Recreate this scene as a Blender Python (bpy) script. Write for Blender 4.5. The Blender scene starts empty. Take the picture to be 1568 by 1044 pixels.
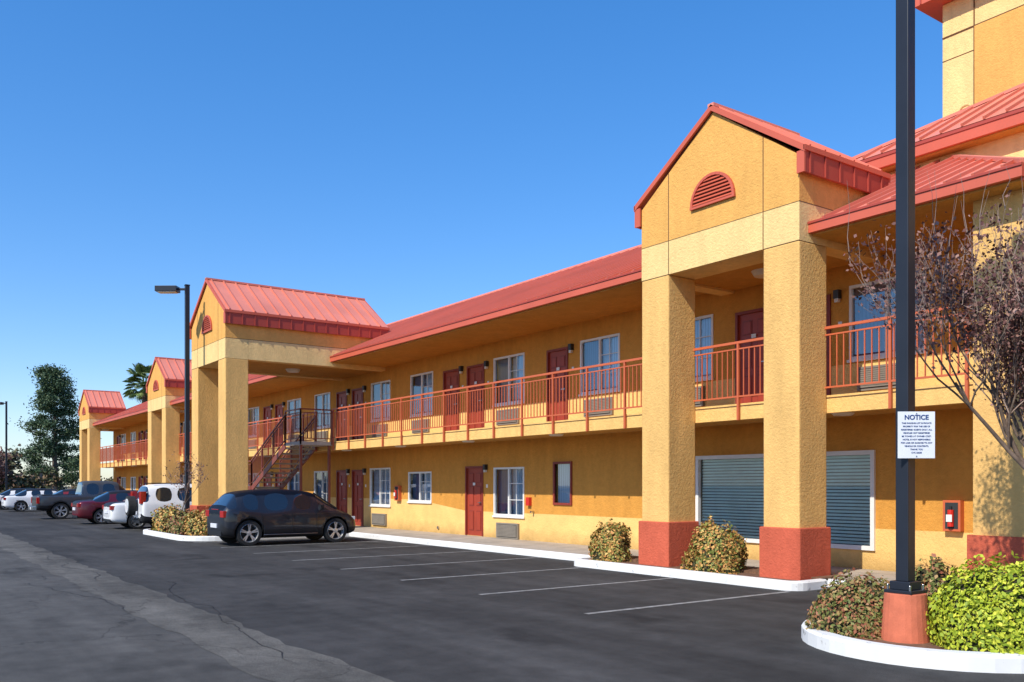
import bpy, bmesh, math, random
import numpy as np
from mathutils import Vector, Matrix
random.seed(7); np.random.seed(7)
sc = bpy.context.scene
sc.view_settings.view_transform='Standard'; sc.view_settings.look='None'; sc.view_settings.exposure=0

# ---------------------------------------------------------------- materials
def newmat(name):
    m=bpy.data.materials.new(name); m.use_nodes=True
    nt=m.node_tree; b=nt.nodes['Principled BSDF']; return m,nt,b
def N(nt,t,**k):
    n=nt.nodes.new(t)
    for a,v in k.items(): setattr(n,a,v)
    return n
def mixc(nt,fac,a,b,mode='MIX'):
    n=N(nt,'ShaderNodeMix',data_type='RGBA',blend_type=mode)
    for i,v in ((0,fac),(6,a),(7,b)):
        if hasattr(v,'links'): nt.links.new(v,n.inputs[i])
        elif isinstance(v,(int,float)): n.inputs[i].default_value=v
        else: n.inputs[i].default_value=(*v,1)
    return n.outputs[2]
def noise(nt,scale,detail=3,rough=.55,vec=None):
    n=N(nt,'ShaderNodeTexNoise'); n.inputs['Scale'].default_value=scale
    n.inputs['Detail'].default_value=detail; n.inputs['Roughness'].default_value=rough
    if vec is None:
        g=N(nt,'ShaderNodeNewGeometry'); vec=g.outputs['Position']
    nt.links.new(vec,n.inputs['Vector']); return n.outputs['Fac']
def ramp(nt,src,stops):
    r=N(nt,'ShaderNodeValToRGB'); nt.links.new(src,r.inputs[0])
    while len(r.color_ramp.elements)<len(stops): r.color_ramp.elements.new(.5)
    for e,(p,c) in zip(r.color_ramp.elements,stops):
        e.position=p; e.color=(*c,1) if len(c)==3 else c
    return r.outputs[0]
def bump(nt,b,src,strength,dist=.01):
    n=N(nt,'ShaderNodeBump'); n.inputs['Strength'].default_value=strength; n.inputs['Distance'].default_value=dist
    nt.links.new(src,n.inputs['Height']); nt.links.new(n.outputs[0],b.inputs['Normal'])
def g3(v): return (v,v,v)
def simple(name,col,rough=.5,metal=0,var=.12,vscale=3,bs=0,bscale=60,spec=.5,coat=0):
    m,nt,b=newmat(name)
    f=noise(nt,vscale)
    c=mixc(nt,1.0,col,ramp(nt,f,[(.3,g3(1-var)),(.7,g3(1+var*.3))]),'MULTIPLY')
    nt.links.new(c,b.inputs['Base Color'])
    b.inputs['Roughness'].default_value=rough; b.inputs['Metallic'].default_value=metal
    b.inputs['Specular IOR Level'].default_value=spec; b.inputs['Coat Weight'].default_value=coat
    b.inputs['Coat Roughness'].default_value=.04
    if bs: bump(nt,b,noise(nt,bscale,3),bs)
    return m
def stucco(name,col,var=.16):
    m,nt,b=newmat(name)
    g=N(nt,'ShaderNodeNewGeometry')
    mp=N(nt,'ShaderNodeMapping'); mp.inputs['Scale'].default_value=(2.2,2.2,.5); nt.links.new(g.outputs['Position'],mp.inputs[0])
    f1=noise(nt,1.2,4,.6,mp.outputs[0]); f2=noise(nt,9,3,.6)
    c=mixc(nt,1.0,col,ramp(nt,f1,[(.25,g3(1-var)),(.7,g3(1.03))]),'MULTIPLY')
    c=mixc(nt,1.0,c,ramp(nt,f2,[(.3,g3(.92)),(.7,g3(1.04))]),'MULTIPLY')
    nt.links.new(c,b.inputs['Base Color']); b.inputs['Roughness'].default_value=.9
    b.inputs['Specular IOR Level'].default_value=.15
    v=N(nt,'ShaderNodeTexNoise'); v.inputs['Scale'].default_value=22; v.inputs['Detail'].default_value=4; v.inputs['Roughness'].default_value=.7
    nt.links.new(g.outputs['Position'],v.inputs['Vector'])
    bump(nt,b,v.outputs['Fac'],.6,.035)
    return m,nt,b,g,c

M={}
PIER=(.86,.515,.175); GAB=(.83,.435,.118); BEAM=(.92,.64,.27); OCH=(.68,.315,.062); YEL=(.92,.575,.20)
M['pier']=stucco('stucco_pier',PIER,.2)[0]
M['gable']=stucco('stucco_gable',GAB)[0]
M['beam']=stucco('stucco_beam',BEAM)[0]
M['redbase']=stucco('stucco_red_base',(.62,.13,.07),.25)[0]
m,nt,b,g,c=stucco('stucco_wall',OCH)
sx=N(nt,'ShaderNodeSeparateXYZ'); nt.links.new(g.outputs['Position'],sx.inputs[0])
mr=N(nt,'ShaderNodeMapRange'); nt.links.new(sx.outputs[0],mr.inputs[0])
for i,v in enumerate((-26.2,-23.2,1.2,.90)): mr.inputs[i+1].default_value=v  # top edge of the light yellow slopes down along the wall
def math_(op,a,b_=None):
    n=N(nt,'ShaderNodeMath',operation=op)
    for i,v in enumerate((a,b_)):
        if v is None: continue
        if hasattr(v,'links'): nt.links.new(v,n.inputs[i])
        else: n.inputs[i].default_value=v
    return n.outputs[0]
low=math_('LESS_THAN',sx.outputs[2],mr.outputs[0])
hi=math_('MULTIPLY',math_('LESS_THAN',sx.outputs[2],3.95),math_('GREATER_THAN',sx.outputs[2],3.1))  # upper floor: same light yellow below the windows
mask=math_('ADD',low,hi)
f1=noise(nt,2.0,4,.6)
wc=mixc(nt,1.0,YEL,ramp(nt,f1,[(.25,g3(.84)),(.7,g3(1.03))]),'MULTIPLY')
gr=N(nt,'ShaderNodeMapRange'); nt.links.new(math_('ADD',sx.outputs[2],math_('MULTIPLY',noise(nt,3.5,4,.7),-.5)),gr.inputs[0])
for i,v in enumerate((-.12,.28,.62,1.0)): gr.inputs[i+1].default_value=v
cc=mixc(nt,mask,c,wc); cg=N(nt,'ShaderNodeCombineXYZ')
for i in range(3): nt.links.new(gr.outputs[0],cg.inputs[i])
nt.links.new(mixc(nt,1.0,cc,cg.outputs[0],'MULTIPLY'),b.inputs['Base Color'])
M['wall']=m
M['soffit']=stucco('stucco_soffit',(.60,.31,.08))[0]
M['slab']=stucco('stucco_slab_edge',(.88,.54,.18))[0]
M['groove']=simple('control_joint',(.16,.075,.03),.9)
M['roof']=simple('roof_metal_salmon',(.78,.25,.165),.42,0,.16,.6)
M['roofrib']=simple('roof_seam',(.66,.19,.12),.42,0,.1,.6)
M['fascia']=simple('fascia_red',(.60,.115,.06),.5,0,.1,1)
M['fasciad']=simple('fascia_red_shaded',(.40,.055,.032),.5,0,.1,1)
M['rail']=simple('rail_red',(.58,.125,.045),.5,0,.1,4)
M['stairred']=simple('stair_stringer_brown',(.24,.055,.03),.5,0,.2,4)
M['door']=simple('door_red',(.36,.048,.022),.45,0,.12,2)
M['doorframe']=simple('door_frame',(.25,.035,.02),.5)
M['white']=simple('window_frame_white',(.78,.77,.73),.4,0,.06,6)
M['acm']=simple('ac_grille',(.24,.21,.17),.5)
M['black']=simple('black_metal',(.02,.02,.022),.4)
M['dark']=simple('dark_interior',(.03,.035,.04),.9)
M['dark2']=simple('blind_gap',(.12,.15,.14),.9)
M['steel']=simple('steel',(.55,.55,.55),.3,1)
M['tread']=simple('stair_tread',(.42,.38,.33),.85,0,.2,8)
M['lampglass']=simple('lamp_diffuser',(.75,.72,.65),.3)
M['plate']=simple('plate',(.75,.75,.78),.4)
def curtain(name,col):
    m,nt,b=newmat(name); g=N(nt,'ShaderNodeNewGeometry')
    w=N(nt,'ShaderNodeTexWave',bands_direction='X'); w.inputs['Scale'].default_value=4
    w.inputs['Distortion'].default_value=1.2
    nt.links.new(g.outputs['Position'],w.inputs[0])
    c=mixc(nt,1.0,col,ramp(nt,w.outputs['Fac'],[(.2,g3(.7)),(.5,g3(1))]),'MULTIPLY')  # wave bands put pleat shading into the flat curtain's colour
    nt.links.new(c,b.inputs['Base Color']); b.inputs['Roughness'].default_value=.8
    return m
M['curt']=curtain('curtain_white',(.74,.78,.84)); M['curt_refl']=curtain('curtain_blue_reflection',(.16,.22,.34))  # second one: darker curtain with blue pane reflection put into its colour
def glassmat(name,tint,refl):
    m=bpy.data.materials.new(name); m.use_nodes=True; nt=m.node_tree; nt.nodes.clear()
    o=N(nt,'ShaderNodeOutputMaterial'); mx=N(nt,'ShaderNodeMixShader'); t=N(nt,'ShaderNodeBsdfTransparent'); gl=N(nt,'ShaderNodeBsdfGlossy')
    t.inputs[0].default_value=(*tint,1); gl.inputs['Roughness'].default_value=.02; gl.inputs[0].default_value=(.9,.95,1,1)
    fr=N(nt,'ShaderNodeFresnel'); fr.inputs[0].default_value=1.5
    a=N(nt,'ShaderNodeMath',operation='MULTIPLY_ADD'); a.inputs[1].default_value=1.0; a.inputs[2].default_value=refl
    nt.links.new(fr.outputs[0],a.inputs[0]); nt.links.new(a.outputs[0],mx.inputs[0])
    nt.links.new(t.outputs[0],mx.inputs[1]); nt.links.new(gl.outputs[0],mx.inputs[2]); nt.links.new(mx.outputs[0],o.inputs[0])
    return m
M['glass']=glassmat('window_glass',(.80,.88,.92),.12); M['glass2']=glassmat('shop_glass',(.90,.97,.95),.02)
def asphalt(name,dk,lt,crack=.0):
    m,nt,b=newmat(name)
    f1=noise(nt,.35,6,.6); f2=noise(nt,3.0,5,.65); f3=noise(nt,110,2,.6)
    c=ramp(nt,f1,[(.35,dk),(.65,lt)])
    c=mixc(nt,1.0,c,ramp(nt,f2,[(.3,g3(.74)),(.7,g3(1.15))]),'MULTIPLY')
    c=mixc(nt,1.0,c,ramp(nt,f3,[(.3,g3(.55)),(.7,g3(1.45))]),'MULTIPLY')
    g=N(nt,'ShaderNodeNewGeometry'); mp=N(nt,'ShaderNodeMapping'); mp.inputs['Scale'].default_value=(.06,1.3,1)
    nt.links.new(g.outputs['Position'],mp.inputs[0]); s=noise(nt,1.0,5,.6,mp.outputs[0])
    c=mixc(nt,1.0,c,ramp(nt,s,[(.3,g3(.76)),(.7,g3(1.24))]),'MULTIPLY')
    mp2=N(nt,'ShaderNodeMapping'); mp2.inputs['Scale'].default_value=(.45,.7,1); nt.links.new(g.outputs['Position'],mp2.inputs[0])
    o=noise(nt,1.0,4,.5,mp2.outputs[0]); c=mixc(nt,1.0,c,ramp(nt,o,[(.30,g3(.5)),(.41,g3(1))]),'MULTIPLY')
    if crack:
        v=N(nt,'ShaderNodeTexVoronoi',feature='DISTANCE_TO_EDGE'); v.inputs['Scale'].default_value=.3
        dn=N(nt,'ShaderNodeTexNoise'); dn.inputs['Scale'].default_value=1.6; dn.inputs['Detail'].default_value=6
        nt.links.new(g.outputs['Position'],dn.inputs['Vector'])
        ad=N(nt,'ShaderNodeVectorMath',operation='MULTIPLY_ADD'); ad.inputs[1].default_value=(1.3,1.3,0)
        nt.links.new(dn.outputs['Color'],ad.inputs[0]); nt.links.new(g.outputs['Position'],ad.inputs[2]); nt.links.new(ad.outputs[0],v.inputs['Vector'])
        cr=ramp(nt,v.outputs['Distance'],[(0.0,g3(.4)),(.005,g3(1))])
        c=mixc(nt,crack,c,mixc(nt,1.0,c,cr,'MULTIPLY'))
    nt.links.new(c,b.inputs['Base Color']); b.inputs['Roughness'].default_value=.88; b.inputs['Specular IOR Level'].default_value=.2
    bump(nt,b,f3,.35,.008); return m
M['asph']=asphalt('asphalt_parking',(.040,.039,.0375),(.064,.062,.060),.25)
M['asph2']=asphalt('asphalt_lane_old',(.066,.064,.060),(.100,.096,.089),.8)
M['swale']=asphalt('concrete_gutter',(.080,.076,.068),(.145,.137,.122),.8)
M['tar']=simple('tar_sealant',(.032,.031,.030),.7,0,.3,5,spec=.2)
def paint(name,col,wear):
    m,nt,b=newmat(name); f=noise(nt,7,5,.7); f2=noise(nt,1.5,4,.6)
    c=mixc(nt,ramp(nt,f,[(wear,g3(0)),(wear+.12,g3(1))]),(.22,.215,.20),col)
    c=mixc(nt,1.0,c,ramp(nt,f2,[(.3,g3(.84)),(.7,g3(1))]),'MULTIPLY')
    nt.links.new(c,b.inputs['Base Color']); b.inputs['Roughness'].default_value=.8; return m
M['line']=paint('stall_line_paint',(.33,.33,.32),.45); M['kerb']=paint('kerb_white_paint',(.82,.81,.78),.27)
M['walk']=simple('walkway_concrete',(.44,.38,.31),.9,0,.25,2,.3,80)
M['soil']=simple('planter_mulch',(.20,.10,.055),1,0,.5,14,1,40)
M['ground']=simple('dry_ground',(.16,.14,.09),1,0,.4,.05)
def leaf(name,stops):
    m,nt,b=newmat(name); g=N(nt,'ShaderNodeNewGeometry')
    c=ramp(nt,g.outputs['Random Per Island'],stops); nt.links.new(c,b.inputs['Base Color']); b.inputs['Roughness'].default_value=.55
    b.inputs['Specular IOR Level'].default_value=.3
    return m
M['lf_green']=leaf('leaf_bright_green',[(0,(.16,.23,.015)),(.5,(.38,.45,.03)),(1,(.62,.61,.06))])
M['lf_red']=leaf('leaf_reddish_shrub',[(0,(.10,.13,.03)),(.4,(.20,.20,.055)),(.65,(.33,.10,.06)),(1,(.36,.26,.09))])
M['lf_orange']=leaf('leaf_orange_shrub',[(0,(.13,.18,.035)),(.4,(.30,.26,.06)),(.65,(.60,.25,.075)),(1,(.66,.46,.14))])
M['lf_tree']=leaf('leaf_dry_maroon',[(0,(.08,.035,.035)),(.6,(.20,.09,.075)),(1,(.38,.22,.17))])
M['lf_pine']=leaf('leaf_conifer',[(0,(.035,.065,.03)),(.6,(.07,.115,.05)),(1,(.13,.17,.08))])
M['lf_dark']=leaf('leaf_distant',[(0,(.05,.06,.025)),(.5,(.11,.11,.045)),(.8,(.19,.10,.07)),(1,(.24,.18,.09))])
M['lf_palm']=leaf('leaf_palm',[(0,(.08,.13,.035)),(1,(.24,.30,.09))])
M['bark']=simple('bark',(.17,.12,.09),.95,0,.4,10,.6,40)
M['barkp']=simple('bark_pale',(.36,.26,.21),.9,0,.3,10)
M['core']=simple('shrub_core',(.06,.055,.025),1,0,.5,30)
M['pedestal']=simple('pedestal_red',(.62,.16,.08),.85,0,.2,6,.3,60)
M['pole']=simple('pole_dark_blue_grey',(.018,.022,.032),.4,0,.15,3,spec=.35)
M['signw']=simple('sign_face',(.78,.80,.83),.4,0,.05,5)
M['signb']=simple('sign_blue_ink',(.03,.07,.22),.5)
M['blindslat']=simple('blind_slat',(.80,.92,.87),.5,0,.1,3)
M['signred']=simple('extinguisher_red',(.6,.03,.02),.3)

# ---------------------------------------------------------------- mesh builder
class MB:
    def __init__(s): s.v=[]; s.f=[]; s.mi=[]; s.m=[]
    def mat(s,k):
        if k not in s.m: s.m.append(k)
        return s.m.index(k)
    def poly(s,k,pts):
        n=len(s.v); s.v+= [tuple(p) for p in pts]; s.f.append(tuple(range(n,n+len(pts)))); s.mi.append(s.mat(k))
    def mesh(s,k,vs,fs):
        n=len(s.v); s.v+=[tuple(p) for p in vs]; i=s.mat(k)
        for f in fs: s.f.append(tuple(n+a for a in f)); s.mi.append(i)
    def box(s,k,x0,x1,y0,y1,z0,z1):
        if x0>x1:x0,x1=x1,x0
        vs=[(x,y,z) for z in (z0,z1) for y in (y0,y1) for x in (x0,x1)]
        s.mesh(k,vs,[(0,2,3,1),(4,5,7,6),(0,1,5,4),(2,6,7,3),(0,4,6,2),(1,3,7,5)])
    def prism(s,k,pts,d):
        d=Vector(d); n=len(pts); a=[Vector(p) for p in pts]; b=[p+d for p in a]
        s.mesh(k,a+b,[tuple(range(n-1,-1,-1)),tuple(range(n,2*n))]+[(i,(i+1)%n,n+(i+1)%n,n+i) for i in range(n)])
    def beam(s,k,p,q,w,h,up=(0,0,1)):
        p=Vector(p); q=Vector(q); d=(q-p).normalized(); u=Vector(up)
        if abs(d.dot(u))>.99: u=Vector((0,1,0))
        r=d.cross(u).normalized(); u=r.cross(d).normalized()
        r*=w/2; u*=h/2
        vs=[p-r-u,p+r-u,p+r+u,p-r+u,q-r-u,q+r-u,q+r+u,q-r+u]
        s.mesh(k,vs,[(3,2,1,0),(4,5,6,7),(0,1,5,4),(1,2,6,5),(2,3,7,6),(3,0,4,7)])
    def cyl(s,k,p,q,r,n=12,r2=None):
        p=Vector(p); q=Vector(q); d=(q-p).normalized(); u=Vector((0,0,1)) if abs(d.z)<.9 else Vector((1,0,0))
        a=d.cross(u).normalized(); b=d.cross(a).normalized(); r2=r if r2 is None else r2
        vs=[p+(a*math.cos(t)+b*math.sin(t))*r for t in [2*math.pi*i/n for i in range(n)]]+[q+(a*math.cos(t)+b*math.sin(t))*r2 for t in [2*math.pi*i/n for i in range(n)]]
        s.mesh(k,vs,[tuple(range(n)),tuple(range(2*n-1,n-1,-1))]+[(i,n+i,n+(i+1)%n,(i+1)%n) for i in range(n)])
    def obj(s,name,parent=None,smooth=False,bevel=0,recalc=True):
        me=bpy.data.meshes.new(name); me.from_pydata(s.v,[],s.f)
        for k in s.m: me.materials.append(M[k])
        me.polygons.foreach_set('material_index',s.mi)
        if recalc:
            bm=bmesh.new(); bm.from_mesh(me); bmesh.ops.recalc_face_normals(bm,faces=bm.faces); bm.to_mesh(me); bm.free()
        o=bpy.data.objects.new(name,me); sc.collection.objects.link(o)
        if smooth:
            for p in me.polygons: p.use_smooth=True
        if bevel:
            b=o.modifiers.new('b','BEVEL'); b.width=bevel; b.segments=2; b.limit_method='ANGLE'
        if parent: o.parent=parent
        return o
def empty(name,loc=(0,0,0)):
    e=bpy.data.objects.new(name,None); e.location=loc; sc.collection.objects.link(e); return e

# ---------------------------------------------------------------- ground
def sheet(name,k,x0,x1,y0,y1,z):
    b=MB(); b.poly(k,[(x0,y0,z),(x1,y0,z),(x1,y1,z),(x0,y1,z)]); return b.obj(name,recalc=False)
sheet('ground','ground',-900,900,-900,900,-.012)
sheet('parking_lot_asphalt','asph',-84,30,3.2,12.75,0)
sheet('driveway_asphalt','asph2',-84,30,-14,3.2,0)
b=MB(); xs_=np.arange(-84,30.1,.35)
def wob(x,s): return .04*math.sin(x*1.7+s)+.03*math.sin(x*4.1+s*2)+.025*math.sin(x*9.3+s)
for i in range(len(xs_)-1):
    a,c=xs_[i],xs_[i+1]; b.poly('swale',[(a,2.78+wob(a,0),.004),(c,2.78+wob(c,0),.004),(c,3.62+wob(c,2),.004),(a,3.62+wob(a,2),.004)])
b.obj('concrete_gutter',recalc=False)
b=MB(); rt=random.Random(12)
def ribbon(x,y,ang,L,w):
    n=int(L/.1); P=[]; a0=ang
    for i in range(n+1):
        P.append((x,y,ang)); ang+=rt.uniform(-.3,.3)+(a0-ang)*.25; x+=math.cos(ang)*.1; y+=math.sin(ang)*.1
    W=[w*(.6+.4*rt.random())*min(1,i/5+.05,(n-i)/5+.05) for i in range(n+1)]
    for i in range(n):
        (xa,ya_,aa),(xb,yb_,ab)=P[i],P[i+1]; wa,wb_=W[i],W[i+1]
        b.poly('tar',[(xa+math.sin(aa)*wa,ya_-math.cos(aa)*wa,.008),(xb+math.sin(ab)*wb_,yb_-math.cos(ab)*wb_,.008),(xb-math.sin(ab)*wb_,yb_+math.cos(ab)*wb_,.008),(xa-math.sin(aa)*wa,ya_+math.cos(aa)*wa,.008)])
for (x,y,a_,L_,w_) in [(-8,3.25,3.14,9,.007),(-17,3.2,3.13,10,.008),(-12.5,2.75,3.2,7,.006),(-9.2,2.9,1.6,.7,.007),(-11.6,2.85,1.5,.75,.007),(-14.5,2.8,1.6,.8,.008),(-18,2.8,1.5,.8,.009)]: ribbon(x,y,a_,L_,w_)
b.obj('crack_sealant',recalc=False)
b=MB()
for k in range(0,8):
    x=-8.98-2.53*k; b.poly('line',[(x-.05,7.6,.005),(x+.05,7.6,.005),(x+.05,11.8 if k<3 else 12.65,.005),(x-.05,11.8 if k<3 else 12.65,.005)])
for k in range(0,14):
    x=-35.6-2.6*k; b.poly('line',[(x-.05,7.6,.005),(x+.05,7.6,.005),(x+.05,12.65,.005),(x-.05,12.65,.005)])
b.obj('stall_markings',recalc=False)

def offset(path,w,closed=False):
    out=[]; n=len(path)
    for i in range(n):
        p=Vector(path[i]); 
        a=Vector(path[i-1]) if (i>0 or closed) else None; c=Vector(path[(i+1)%n]) if (i<n-1 or closed) else None
        d1=(p-a).normalized() if a is not None else (c-p).normalized(); d2=(c-p).normalized() if c is not None else d1
        n1=Vector((-d1.y,d1.x)); n2=Vector((-d2.y,d2.x)); nn=(n1+n2).normalized(); out.append(p+nn*w/max(.5,nn.dot(n1)))
    return out
def kerb(mb,path,w=.15,h=.15):
    inn=offset(path,w); mid=offset(path,.025)
    for i in range(len(path)-1):
        a,b_=path[i],path[i+1]; c,d=mid[i],mid[i+1]; e,f=inn[i],inn[i+1]
        mb.poly('kerb',[(a[0],a[1],-.01),(b_[0],b_[1],-.01),(b_[0],b_[1],h-.025),(a[0],a[1],h-.025)])
        mb.poly('kerb',[(a[0],a[1],h-.025),(b_[0],b_[1],h-.025),(d[0],d[1],h),(c[0],c[1],h)])
        mb.poly('kerb',[(c[0],c[1],h),(d[0],d[1],h),(f[0],f[1],h),(e[0],e[1],h)])
        mb.poly('kerb',[(e[0],e[1],h),(f[0],f[1],h),(f[0],f[1],0),(e[0],e[1],0)])
def arc(cx,cy,r,a0,a1,n=10):
    return [(cx+r*math.cos(math.radians(a0+(a1-a0)*i/n)),cy+r*math.sin(math.radians(a0+(a1-a0)*i/n))) for i in range(n+1)]
kb=MB(); so=MB()
isl2=[(-33.4,12.7)]+arc(-32.2,8.7,1.2,180,270)+arc(-28.2,8.7,1.2,270,360)+[(-27.0,12.7)]
kerb(kb,[(-84,12.7),(-33.4,12.7)]); kerb(kb,isl2); kerb(kb,[(-27.0,12.7),(-14.6,12.7)])
pl1=[(-14.6,12.7)]+arc(-14.3,12.17,.3,180,270,5)+arc(-9.2,12.17,.3,270,360,5)+[(-8.9,12.7)]
kerb(kb,pl1); kerb(kb,[(-8.9,12.7),(-6.5,12.7)])
isl1=[(-6.5,12.7)]+arc(-5.05,9.25,1.45,180,360,20)+[(-3.6,12.7)]
kerb(kb,isl1,.17,.16); kerb(kb,[(-3.6,12.7),(12,12.7)])
kb.obj('kerb')
so.poly('soil',[(p[0],p[1],.12) for p in offset(isl2,.1)])
so.poly('soil',[(p[0],p[1],.12) for p in offset(isl1,.1)])
so.poly('soil',[(p[0],p[1],.12) for p in offset(pl1,.1)]); so.box('soil',-14.5,-9.0,12.7,13.4,.1,.162)
so.obj('planter_soil')
wk=MB()
for i,(a,c) in enumerate([(-84,-33.3),(-33.3,-27.1),(-27.1,-14.5),(-14.5,-9.0),(-9.0,12)]):
    x=a
    while x<c-.01:
        x2=min(c,x+1.8); wk.box('walk',x+.006,x2-.006,12.84 ,16,0,.15); x=x2
wk.obj('walkway')

# ---------------------------------------------------------------- motel
motel=empty('motel_building')
YW=14.8; XL=-73.05; XR=-5.0
T=[(-11.13,12.45),(-30.35,9.1),(-50.7,12.45),(-71.2,12.45)]
wins=[];doors=[]
def W(x0,x1,z0,z1): wins.append((x0,x1,z0,z1,))
def D(x0,x1,z0): doors.append((x0,x1,z0,z0+2.1))
F2=3.22
for x0,x1 in [(-14.75,-13.22),(-17.7,-16.2),(-21.65,-20.12),(-26.65,-25.15),(-29.6,-28.1),(-34.75,-33.2),(-37.75,-36.2),(-42.9,-41.3),(-9.9,-8.4)]: W(x0,x1,4.02,5.40)
for x0,x1 in [(-12.6,-11.65),(-19.1,-18.2),(-23.1,-22.15),(-24.5,-23.55),(-31.2,-30.25),(-32.6,-31.65),(-39.2,-38.25),(-40.7,-39.7),(-11.2,-10.3)]: D(x0,x1,F2)
for k in range(4):
    o=-45.9-8.15*k
    for a in (0,-5.1):
        if o+a>-72.5: W(o+a,o+a+1.5,4.02,5.4); W(o+a,o+a+1.5,.9,2.25)
    for a in (-1.35,-2.75):
        if o+a>-72.5: D(o+a,o+a+.95,F2); D(o+a,o+a+.95,.16)
gw=[(-21.65,-20.14,.80,2.2),(-26.8,-25.25,1.13,2.13),(-29.7,-28.1,.95,2.3),(-34.8,-33.2,.9,2.25),(-37.7,-36.2,.9,2.25),(-42.9,-41.3,.9,2.25)]
for w in gw: wins.append(w)
for x0,x1 in [(-23.19,-22.21),(-31.2,-30.25),(-32.6,-31.65),(-39.2,-38.25),(-40.7,-39.7)]: D(x0,x1,.16)
big=[(-13.7,-11.7,.50,2.33),(-11.35,-9.37,.50,2.33)]
small=[(-18.75,-18.09,1.22,2.25)]
holes=[(w[:4]) for w in wins]+[d[:4] for d in doors]+big+small
xs=sorted(set([XL,XR]+[h[0] for h in holes]+[h[1] for h in holes]))
wb=MB()
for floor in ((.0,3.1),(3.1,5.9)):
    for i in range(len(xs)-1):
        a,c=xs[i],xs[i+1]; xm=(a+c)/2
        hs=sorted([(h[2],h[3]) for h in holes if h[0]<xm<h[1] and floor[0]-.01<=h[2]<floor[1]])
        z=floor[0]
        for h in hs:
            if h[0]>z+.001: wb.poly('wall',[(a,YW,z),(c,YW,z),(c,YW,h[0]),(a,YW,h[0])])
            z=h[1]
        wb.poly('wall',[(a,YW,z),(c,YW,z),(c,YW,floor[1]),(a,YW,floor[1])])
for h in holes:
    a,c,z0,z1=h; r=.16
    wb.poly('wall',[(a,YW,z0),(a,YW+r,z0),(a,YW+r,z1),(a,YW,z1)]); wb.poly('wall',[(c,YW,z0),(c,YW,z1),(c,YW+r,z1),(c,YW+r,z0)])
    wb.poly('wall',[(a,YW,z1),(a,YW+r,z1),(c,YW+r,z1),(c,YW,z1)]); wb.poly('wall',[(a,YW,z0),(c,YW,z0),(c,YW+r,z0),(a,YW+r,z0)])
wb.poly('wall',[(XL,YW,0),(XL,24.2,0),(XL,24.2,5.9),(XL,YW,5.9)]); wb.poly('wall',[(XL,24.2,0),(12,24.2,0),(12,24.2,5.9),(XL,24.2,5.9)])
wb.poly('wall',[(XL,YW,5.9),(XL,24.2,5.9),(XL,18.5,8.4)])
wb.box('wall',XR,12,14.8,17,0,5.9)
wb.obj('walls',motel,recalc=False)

wd=MB(); gl=MB()
def window(a,c,z0,z1,style=0):
    f=.055; y0=YW-.02; y1=YW+.05
    if style<2:
        wd.box('white',a,c,y0,y1,z1-f,z1); wd.box('white',a,c,y0,y1,z0,z0+f)
        wd.box('white',a,a+f,y0,y1,z0+f,z1-f); wd.box('white',c-f,c,y0,y1,z0+f,z1-f)
        xm=(a+c)/2; wd.box('white',xm-.03,xm+.03,y0+.005,y1,z0+f,z1-f)
        wd.box('white',a-.03,c+.03,YW-.05,YW-.021,z0-.05,z0)
        g0,g1=xm+.03,c-.055
        for t in (1/3,2/3):
            z=z0+(z1-z0)*t; wd.box('white',g0,g1,y0+.02,y0+.034,z-.009,z+.009)
        xg=(g0+g1)/2; wd.box('white',xg-.009,xg+.009,y0+.018,y0+.036,z0+f,z1-f)
        gl.poly('glass',[(a,YW+.03,z0),(c,YW+.03,z0),(c,YW+.03,z1),(a,YW+.03,z1)])
        r=random.random()
        l,rr=('curt_refl','curt') if r<.75 else (('curt','curt') if r<.9 else ('dark','curt_refl'))
        op=.25*random.random() if r<.5 else 0
        wd.poly(l,[(a,YW+.15,z0),(xm-op,YW+.15,z0),(xm-op,YW+.15,z1),(a,YW+.15,z1)])
        wd.poly(rr,[(xm,YW+.15,z0),(c,YW+.15,z0),(c,YW+.15,z1),(xm,YW+.15,z1)])
        wd.poly('dark',[(a,YW+.16,z0),(c,YW+.16,z0),(c,YW+.16,z1),(a,YW+.16,z1)])
    elif style==2:
        f=.08
        wd.box('white',a,c,y0-.03,y1,z1-f,z1); wd.box('white',a,c,y0-.03,y1,z0,z0+f)
        wd.box('white',a,a+f,y0-.03,y1,z0+f,z1-f); wd.box('white',c-f,c,y0-.03,y1,z0+f,z1-f)
        gl.poly('glass2',[(a,YW+.03,z0),(c,YW+.03,z0),(c,YW+.03,z1),(a,YW+.03,z1)])
        n=26
        for i in range(n):
            z=z0+f+(z1-z0-2*f)*(i+.5)/n
            wd.poly('blindslat',[(a+f,YW+.075,z-.020),(c-f,YW+.075,z-.020),(c-f,YW+.092,z+.024),(a+f,YW+.092,z+.024)])
        wd.poly('dark2',[(a,YW+.155,z0),(c,YW+.155,z0),(c,YW+.155,z1),(a,YW+.155,z1)])
for w in wins: window(*w)
for w in big: window(*w,style=2)
for a,c,z0,z1 in small:
    for q in ((a-.06,c+.06,z1,z1+.06),(a-.06,c+.06,z0-.06,z0),(a-.06,a,z0,z1),(c,c+.06,z0,z1)): wd.box('doorframe',q[0],q[1],YW-.04,YW+.04,q[2],q[3])
    wd.poly('curt',[(a,YW+.1,z0),(c,YW+.1,z0),(c,YW+.1,z1),(a,YW+.1,z1)]); gl.poly('glass',[(a,YW+.03,z0),(c,YW+.03,z0),(c,YW+.03,z1),(a,YW+.03,z1)])
wd.obj('window_frames',motel,recalc=False); gl.obj('window_glass',motel,recalc=False)
db=MB()
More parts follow.
